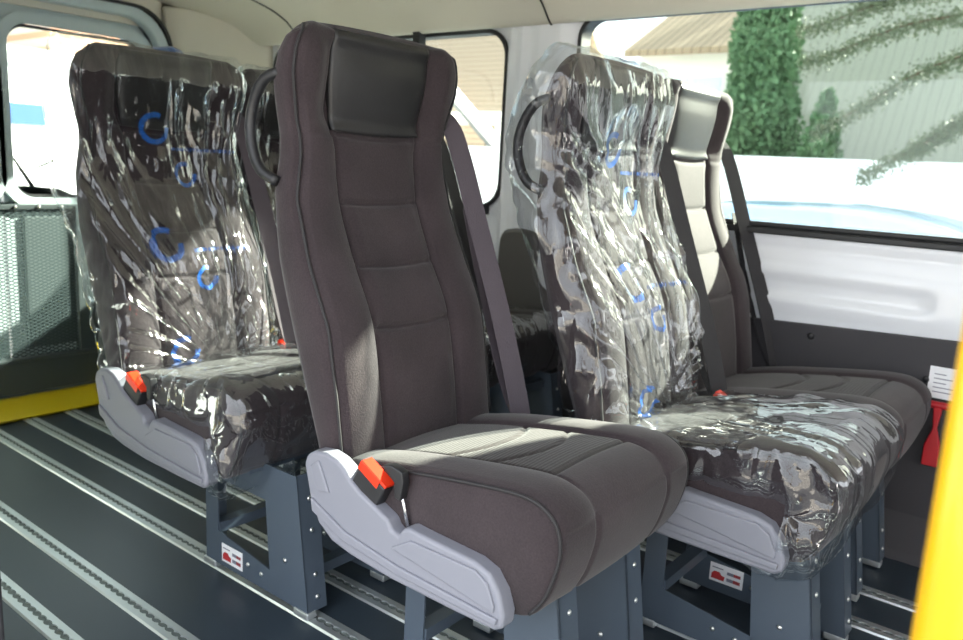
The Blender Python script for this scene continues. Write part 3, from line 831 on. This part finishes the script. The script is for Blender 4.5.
# ------------------------------------------------------------------ rear doors
def rear_door(i, y0, y1):
    bm = bmesh.new(); cell = .02
    w = (y0 + .03, y1 - .13 if i == 1 else y1 - .03, .775, 1.455, .085) if i == 1 else (y0 + .12, y1 - .03, .775, 1.455, .085)
    ring_mesh(bm, w, .045, .0, -3.515, -3.49, 0)
    # panel around the window
    for a, b, c, d in ((y0, y1, 0, w[2] - .02), (y0, y1, w[3] + .02, 1.66)):
        box(bm, (-3.56, a, c), (-3.52, b, d))
    box(bm, (-3.56, y0, .7), (-3.52, w[0] - .005, 1.5)); box(bm, (-3.56, w[1] + .005, .7), (-3.52, y1, 1.5))
    # rounded corners filled
    for cy, sy in ((w[0], 1), (w[1], -1)):
        for cz, sz in ((w[2], 1), (w[3], -1)):
            r = w[4]; pts = [(cy - sy * .01, cz - sz * .02)]
            pts = [(cy - sy * .006, cz - sz * .022), (cy + sy * r, cz - sz * .022)]
            for k in range(9):
                a = PI / 2 * k / 8
                pts.append((cy + sy * r * (1 - math.sin(a)), cz + sz * r * (1 - math.cos(a))))
            pts.append((cy - sy * .006, cz + sz * r))
            prism(bm, pts, 0, -3.56, -3.52)
    d = struct('door_%d' % i, bm, M['greypaint'])
    bm = bmesh.new(); ring_mesh(bm, (w[0], w[1], w[2], w[3], w[4]), .0, .012, -3.545, -3.525, 0); struct('window_seal', bm, M['rubber'], d)
    bm = bmesh.new(); prism(bm, rr_pts(w[0], w[1], w[2], w[3], w[4]), 0, -3.553, -3.549); struct('window_pane', bm, M['glass'], d)
    # moulded raised inner panel
    bm = bmesh.new(); box(bm, (-3.53, y0 + .06, .15), (-3.505, y1 - .06, .70)); struct('door_panel', bm, M['doorcard'], d, bevel=.01)
    return d
rear_door(1, 1.365, 2.10); rear_door(2, .50, 1.355)
# portal frame round the rear doors with black seal
bm = bmesh.new()
ring_mesh(bm, (.56, 2.01, .03, 1.545, .16), .05, .0, -3.50, -3.44, 0)
struct('wall_rear', bm, M['greypaint'], bevel=.01)
bm = bmesh.new(); ring_mesh(bm, (.515, 2.055, -.02, 1.59, .17), .008, .005, -3.455, -3.43, 0); struct('trim_6', bm, M['rubber'])
# near side wall: rear part and front part either side of the sliding-door opening
bm = bmesh.new(); box(bm, (-3.5, .38, -.06), (-1.42, .44, 1.74)); box(bm, (.14, .38, -.06), (2.2, .44, .85)); box(bm, (.14, .38, .85), (.30, .44, 1.74)); box(bm, (-1.42, .38, 1.56), (2.2, .44, 1.74))
struct('wall_right', bm, M['white'])
bm = bmesh.new(); box(bm, (-1.425, .44, 0), (-1.385, .50, .55)); struct('trim_7', bm, M['trim'], bevel=.008)
bm = bmesh.new(); box(bm, (2.2, .38, -.06), (2.25, 2.46, .8)); box(bm, (2.2, .38, 1.45), (2.25, 2.46, 1.75)); struct('wall_front', bm, M['white'])

# ------------------------------------------------------------------ grab pole, wheelchair lift, wiper
bm = bmesh.new(); tube(bm, [(-.040, .50, .0), (-.040, .50, 1.575)], .020, 32)
o = obj('grab_pole', bm, M['yellow'], smooth=True); tag(o, 'thick bright yellow grab pole standing at the right edge of the door', 'pole')

t = thing('wheelchair_lift', 'folded wheelchair lift with grey expanded-mesh panel and yellow floor plate at the rear doors', 'lift', (-3.03, 1.2, 0))
bm = bmesh.new(); prism(bm, [(0, .002), (.012, .012), (-.24, .020), (-.27, .012), (-.27, .002)], 1, -.62, .52)
ob = obj('floor_plate', bm, M['yellowplate'], t); tag(ob, 'yellow floor plate')
ob.data.update()
bm = bmesh.new(); prism(bm, [(-.24, .005), (.0, .005), (-.02, .022), (-.18, .06), (-.23, .06)], 1, .42, .435)
obj('plate_edge', bm, M['yellowplate'], t)
bm = bmesh.new()
for hy, hz in ((-.09, 0), (-.075, 0)):
    bmesh.ops.create_cone(bm, segments=12, radius1=.005, radius2=.005, depth=.002, cap_ends=True, matrix=Matrix.Translation((-.13, hy, .0165)))
obj('screw', bm, M['blackp'], t)
bm = bmesh.new()
box(bm, (-.26, -.62, .035), (-.22, .42, .17)); box(bm, (-.255, .32, .17), (-.225, .42, .76)); box(bm, (-.255, -.62, .745), (-.23, .42, .765)); box(bm, (-.26, -.62, .16), (-.215, .42, .175))
obj('lift_frame', bm, M['darkmetal'], t, bevel=.003)
bm = bmesh.new(); y0, y1, z0, z1 = -.62, .32, .17, .75; ang = math.radians(24); dz = .0135
def clipseg(p, d):
    t0, t1 = -1e9, 1e9
    for pv, dv, lo, hi in ((p[0], d[0], y0, y1), (p[1], d[1], z0, z1)):
        a = (lo - pv) / dv; b = (hi - pv) / dv
        if a > b: a, b = b, a
        t0 = max(t0, a); t1 = min(t1, b)
    return (t0, t1) if t1 > t0 + .005 else None
for sgn in (1, -1):
    d = (math.cos(ang), sgn * math.sin(ang)); n_ = (-d[1], d[0])
    zc = z0 - 1.2
    while zc < z1 + 1.2:
        r = clipseg((0, zc), d)
        if r:
            a = (d[0] * r[0], zc + d[1] * r[0]); b = (d[0] * r[1], zc + d[1] * r[1]); w_ = .0022
            xo = -.240 + (.001 if sgn > 0 else -.001)
            v = [bm.verts.new((xo + q, p[0] + n_[0] * s * w_, p[1] + n_[1] * s * w_)) for q in (0, .0015) for p, s in ((a, -1), (b, -1), (b, 1), (a, 1))]
            for f in ((0, 1, 2, 3), (7, 6, 5, 4), (0, 4, 5, 1), (1, 5, 6, 2), (2, 6, 7, 3), (3, 7, 4, 0)): bm.faces.new([v[i] for i in f])
        zc += dz
ob = obj('mesh_panel', bm, M['mesh'], t); tag(ob, 'grey expanded metal mesh panel')
for k in range(12):
    bm = bmesh.new(); bmesh.ops.create_uvsphere(bm, u_segments=8, v_segments=6, radius=.006); bmesh.ops.translate(bm, vec=(-.228, -.58 + k * .085, .757), verts=bm.verts)
    obj('rivet', bm, M['zinc'], t, smooth=True)
t = thing('rear_wiper', 'black rear wiper arm resting behind the rear door glass above the mesh panel', 'wiper', (-3.56, 1.45, .80))
bm = bmesh.new(); prism(bm, [(-.04, -.03), (.22, -.04), (.22, -.02), (.15, .01), (.02, .02), (-.04, .015)], 0, -.04, 0); obj('motor_cover', bm, M['blackp'], t, bevel=.006)
bm = bmesh.new(); tube(bm, [(-.02, .06, .0), (-.02, .0, .10), (-.02, -.05, .18)], [.010, .006, .003], 8); obj('arm', bm, M['blackp'], t)
bm = bmesh.new(); tube(bm, [(-.02, .14, .125), (-.02, .05, .085), (-.02, -.06, .075)], [.006, .003, .002], 8); obj('blade', bm, M['blackp'], t)
t = thing('roof_hook', 'dark roof clip at the top left corner above the rear door', 'hook', (-1.36, .53, 1.25))
bm = bmesh.new(); box(bm, (-.02, -.09, -.01), (.010, -.0, .012)); obj('clip', bm, M['blackp'], t, bevel=.004)

# ------------------------------------------------------------------ outside
bm = bmesh.new(); box(bm, (-40, -20, -.72), (30, 40, -.62)); struct('ground', bm, M['asphalt'])
# garden wall
bm = bmesh.new(); box(bm, (-9.3, 8.0, -.62), (8, 8.2, 1.17)); box(bm, (-9.3, 7.95, 1.17), (8, 8.25, 1.23)); o = obj('garden_wall', bm, M['whitewall']); tag(o, 'long low white garden wall outside the side windows', 'wall')
# house seen through the big window
t = thing('house', 'cream house with tan tiled roof behind the conifer outside the large window', 'house', (0, 12, -.62))
bm = bmesh.new(); box(bm, (-6.45, 0, 0), (1.0, 6, 3.55)); obj('wall', bm, M['render'], t)
bm = bmesh.new(); prism(bm, [(-.35, 3.50), (3.0, 5.3), (6.35, 3.5), (6.35, 3.4), (3.0, 5.15), (-.35, 3.4)], 0, -6.55, 1.2); obj('roof', bm, M['rooftile'], t)
bm = bmesh.new(); box(bm, (-6.1, -.02, 2.4), (-5.0, .06, 3.15)); fr = obj('window', bm, M['render'], t)
bm = bmesh.new(); box(bm, (-6.05, -.04, 2.45), (-5.58, .0, 3.1)); box(bm, (-5.52, -.04, 2.45), (-5.05, .0, 3.1)); obj('pane', bm, mat('pale_pane', srgb(205, 225, 228), .3), fr)
for cx in (-5.2, -4.4):
    bm = bmesh.new(); box(bm, (cx, 2.2, 4.6), (cx + .35, 2.6, 5.9)); obj('chimney', bm, M['brick'], t)
bm = bmesh.new(); box(bm, (-5.6, 1.2, 4.36), (-5.2, 1.6, 4.52)); obj('roof_light', bm, M['paper'], t)
# big roof to the right
t = thing('outbuilding', 'building with large pale grey roof right of the conifer outside the large window', 'building', (0, 10.3, -.62))
bm = bmesh.new(); box(bm, (-4.0, .2, 0), (6, 1.2, 1.9)); obj('wall', bm, M['render'], t)
bm = bmesh.new(); prism(bm, [(-.1, 1.86), (1.35, 4.1), (1.35, 1.8), (-.1, 1.78)], 0, -4.1, 6.2); obj('roof', bm, M['roofgrey'], t)
# conifer
def tree(name, label, loc, r, h, n, m, leaf=.09, taper=.75, cat='tree'):
    t = thing(name, label, cat, loc)
    bm = bmesh.new(); rnd = random.Random(int(r * 100) + int(h * 10))
    for k in range(n):
        u = rnd.random(); z = h * u
        rad = r * (1 - u ** 2.2 * taper) * min(1, .55 + u * 2) * (.85 + .25 * noise.noise(Vector((u * 7, r, 0))))
        a = rnd.random() * 2 * PI; q = rad * (rnd.random() ** .35) * (1 + .25 * noise.noise(Vector((math.cos(a) * 2, math.sin(a) * 2, u * 6))))
        p = Vector((q * math.cos(a), q * math.sin(a), z)); s = leaf * (.6 + rnd.random())
        d1 = Vector((rnd.uniform(-1, 1), rnd.uniform(-1, 1), rnd.uniform(.2, 1.2))).normalized() * s; d2 = d1.cross(Vector((rnd.uniform(-1, 1), rnd.uniform(-1, 1), rnd.uniform(-1, 1)))).normalized() * s * .4
        bm.faces.new([bm.verts.new(p - d2), bm.verts.new(p + d1 * .5 - d2 * .6), bm.verts.new(p + d1), bm.verts.new(p + d1 * .5 + d2)])
    obj('foliage', bm, m, t)
    bm = bmesh.new(); tube(bm, [(0, 0, 0), (0, 0, h * .9)], [.09, .02], 8); obj('trunk', bm, M['bark'], t)
    return t
tree('conifer', 'dense dark green conifer standing behind the white garden wall', (-3.50, 9.45, -.62), .68, 4.45, 34000, M['leaf'], .06, .8)
tree('shrub', 'round dark green shrub beside the tall conifer', (-2.52, 8.64, -.62), .40, 2.5, 14000, M['leaf'], .055, .95, 'shrub')
tree('leafy_tree', 'pale green distant tree at the left edge of the large window', (-13.5, 21, -.62), 1.5, 5.6, 7000, M['leaf2'], .18, .6)
# branches added on the far right, standing in for reflection streaks in the glass
t = thing('reflection_branches', 'leafy branches added for the dark reflection streaks at the right of the large window', 'streak_branch', (0, 7.0, 0))
rnd = random.Random(3)
bml = bmesh.new()
bm = bmesh.new(); tube(bm, [(.7, 0, -.62), (.72, 0, 1.2), (.65, 0, 3.2)], [.12, .10, .05], 10); obj('trunk', bm, M['bark'], t)
for (x0, z0, x1, z1, bow) in ((.7, 2.3, -2.25, 1.98, .20), (.7, 2.15, -2.1, 1.42, .34), (.7, 2.5, -2.3, 2.24, .16), (.7, 1.9, -1.7, 1.06, .30), (.7, 2.0, -1.35, 1.28, .26), (.7, 2.7, -1.9, 2.42, .1)):
    P = []
    for k in range(40):
        q = k / 39; P.append((x0 + (x1 - x0) * q, 0, z0 + (z1 - z0) * q + bow * math.sin(PI * q) + .018 * math.sin(q * 19 + x1 * 3)))
    bm = bmesh.new(); tube(bm, P, [.024 * (1 - k / 46) for k in range(40)], 6); obj('streak_branch', bm, M['bark'], t)
    for k in range(5200):
        p = Vector(P[rnd.randrange(40)]) + Vector((rnd.uniform(-.05, .05), rnd.uniform(-.08, .08), rnd.gauss(-.015, .038))); q = .024
        d1 = Vector((rnd.uniform(-1, 1), rnd.uniform(-1, 1), rnd.uniform(-1, .3))).normalized() * q; d2 = d1.cross(Vector((rnd.uniform(-1, 1), 1, rnd.uniform(-1, 1)))).normalized() * q * .3
        bml.faces.new([bml.verts.new(p - d2), bml.verts.new(p + d1 - d2 * .3), bml.verts.new(p + d1 * 1.2), bml.verts.new(p + d2)])
obj('streak_leaves', bml, M['leaf2'], t)
# house through the rear side window
t = thing('brown_roof_house', 'house with brown tiled roof and white gable board outside the rear side window', 'house', (-10.2, 12.0, -.62))
bm = bmesh.new(); box(bm, (-3, 0, 0), (3.6, 5, 2.6)); obj('wall', bm, M['render'], t)
bm = bmesh.new(); prism(bm, [(-.3, 2.0), (2.5, 5.4), (5.4, 2.0), (5.4, 1.9), (2.5, 5.2), (-.3, 1.9)], 0, -3.2, .9); obj('roof', bm, M['rooftan'], t)
bm = bmesh.new(); prism(bm, [(.05, 3.35), (1.7, 1.95), (1.7, 1.75), (.0, 3.15)], 1, -.75, -.65); obj('gable_board', bm, M['paper'], t)
bm = bmesh.new(); prism(bm, [(.10, 3.15), (1.7, 1.75), (1.7, 1.62), (.10, 2.95)], 1, -.70, -.64); obj('soffit', bm, mat('soffit', srgb(110, 116, 122), .8), t)
# parked car
def car(label, loc, m, L_=4.3):
    t = thing('parked_car', label, 'car', loc, 'cars parked outside')
    prof = [(0, .25), (0, .70), (.12, .82), (1.0, .95), (1.6, 1.42), (2.1, 1.50), (3.0, 1.45), (3.9, 1.02), (4.25, .92), (4.3, .5), (4.25, .25)]
    prof = [(x * L_ / 4.3, z) for x, z in prof]
    bm = bmesh.new(); n = len(prof); rings = []
    for k, (y, f) in enumerate(((0, .90), (.06, .97), (.3, 1.0), (.9, 1.012), (1.5, 1.0), (1.74, .97), (1.8, .90))):
        rings.append([bm.verts.new((x, y, .25 + (z - .25) * f)) for x, z in catmull(prof, .12)])
    n = len(rings[0])
    for a, b in zip(rings, rings[1:]):
        for i in range(n): bm.faces.new([a[i], a[(i + 1) % n], b[(i + 1) % n], b[i]])
    bm.faces.new(rings[0]); bm.faces.new(rings[-1][::-1])
    obj('body', bm, m, t, smooth=True)
    bm = bmesh.new(); prism(bm, [(1.15, .98), (1.8, 1.32), (2.9, 1.32), (3.6, 1.0)], 1, -.012, .02); obj('side_window', bm, M['darkglass'], t)
    for wx in (.85, 3.4):
        for wy in (.02, 1.62):
            bm = bmesh.new(); bmesh.ops.create_cone(bm, segments=24, radius1=.31, radius2=.31, depth=.2, cap_ends=True, matrix=Matrix.Translation((wx, wy + .08, .31)) @ Matrix.Rotation(PI / 2, 4, 'X')); obj('wheel', bm, M['rubber'], t)
    return t
car('pale blue parked car just outside the large side window', (-3.75, 4.2, -.62), M['carblue'], 4.4)
car('white parked car outside the rear side window', (-9.3, 4.6, -.62), M['carwhite'])
# building behind the rear doors
t = thing('rear_building', 'white building with a blue band and tan brick upper storey behind the rear door glass', 'building', (-9.5, 1.5, -.62))
bm = bmesh.new(); box(bm, (-3, -1, 0), (0, 8, 2.45)); obj('wall', bm, M['whitewall'], t)
bm = bmesh.new(); box(bm, (-.02, 1.9, 1.80), (.02, 2.65, 2.02)); ob = obj('blue_band', bm, M['blue'], t)
bm = bmesh.new(); box(bm, (-3, 2.75, 2.6), (-.02, 8, 3.6)); obj('brick_storey', bm, M['brick'], t)
bm = bmesh.new(); box(bm, (-3.1, -1, 2.45), (.05, 8, 2.6)); obj('ledge', bm, M['render'], t)

# ------------------------------------------------------------------ light
w = bpy.data.worlds.new('World'); bpy.context.scene.world = w; w.use_nodes = True; N = w.node_tree.nodes; L = w.node_tree.links
bg = N['Background']; sky = N.new('ShaderNodeTexSky'); sky.sky_type = 'NISHITA'; sky.sun_disc = False
sky.sun_elevation = math.radians(28); sky.sun_rotation = math.radians(27); sky.air_density = 1.2; sky.dust_density = 3.0
mixc = N.new('ShaderNodeMix'); mixc.data_type = 'RGBA'; mixc.inputs[0].default_value = 0.75
gain = N.new('ShaderNodeMix'); gain.data_type = 'RGBA'; gain.blend_type = 'MULTIPLY'; gain.inputs[0].default_value = 1; gain.inputs[7].default_value = (.10, .10, .10, 1)
L.new(sky.outputs[0], gain.inputs[6]); L.new(gain.outputs[2], mixc.inputs[6]); mixc.inputs[7].default_value = (.92, .96, 1.0, 1)
L.new(mixc.outputs[2], bg.inputs[0]); bg.inputs[1].default_value = 2.2
sd = bpy.data.lights.new('sun', 'SUN'); sd.energy = 32; sd.angle = math.radians(1.2); sd.color = (1, .93, .82)
so = bpy.data.objects.new('sun', sd); C.objects.link(so)
so.rotation_euler = Vector((.42, 1.0, .58)).to_track_quat('Z', 'Y').to_euler(); so.location = (5, 10, 8)

# ------------------------------------------------------------------ camera
R = ((0.78084895, -0.15744434, 0.60455455), (0.62253259, 0.11519493, -0.77406931), (0.05223121, 0.98078612, 0.18796407))
cd = bpy.data.cameras.new('camera'); cam = bpy.data.objects.new('camera', cd); C.objects.link(cam)
cd.sensor_width = 36; cd.lens = 806.36 / 963 * 36; cd.clip_start = .02
m4 = Matrix([list(r) + [0] for r in R] + [[0, 0, 0, 1]]); m4.translation = Vector((0, 0, 1.0)); cam.matrix_world = m4
cd.dof.use_dof = True; cd.dof.focus_distance = 1.45; cd.dof.aperture_fstop = 4.5
sc = bpy.context.scene; sc.camera = cam
sc.view_settings.view_transform = 'Standard'; sc.view_settings.look = 'None'; sc.view_settings.exposure = 1.1; sc.view_settings.gamma = 1; sc.view_settings.use_curve_mapping = False
sc.cycles.max_bounces = 10; sc.cycles.diffuse_bounces = 5; sc.cycles.glossy_bounces = 5; sc.cycles.transparent_max_bounces = 24; sc.cycles.use_denoising = True
sc.cycles.sample_clamp_indirect = 8
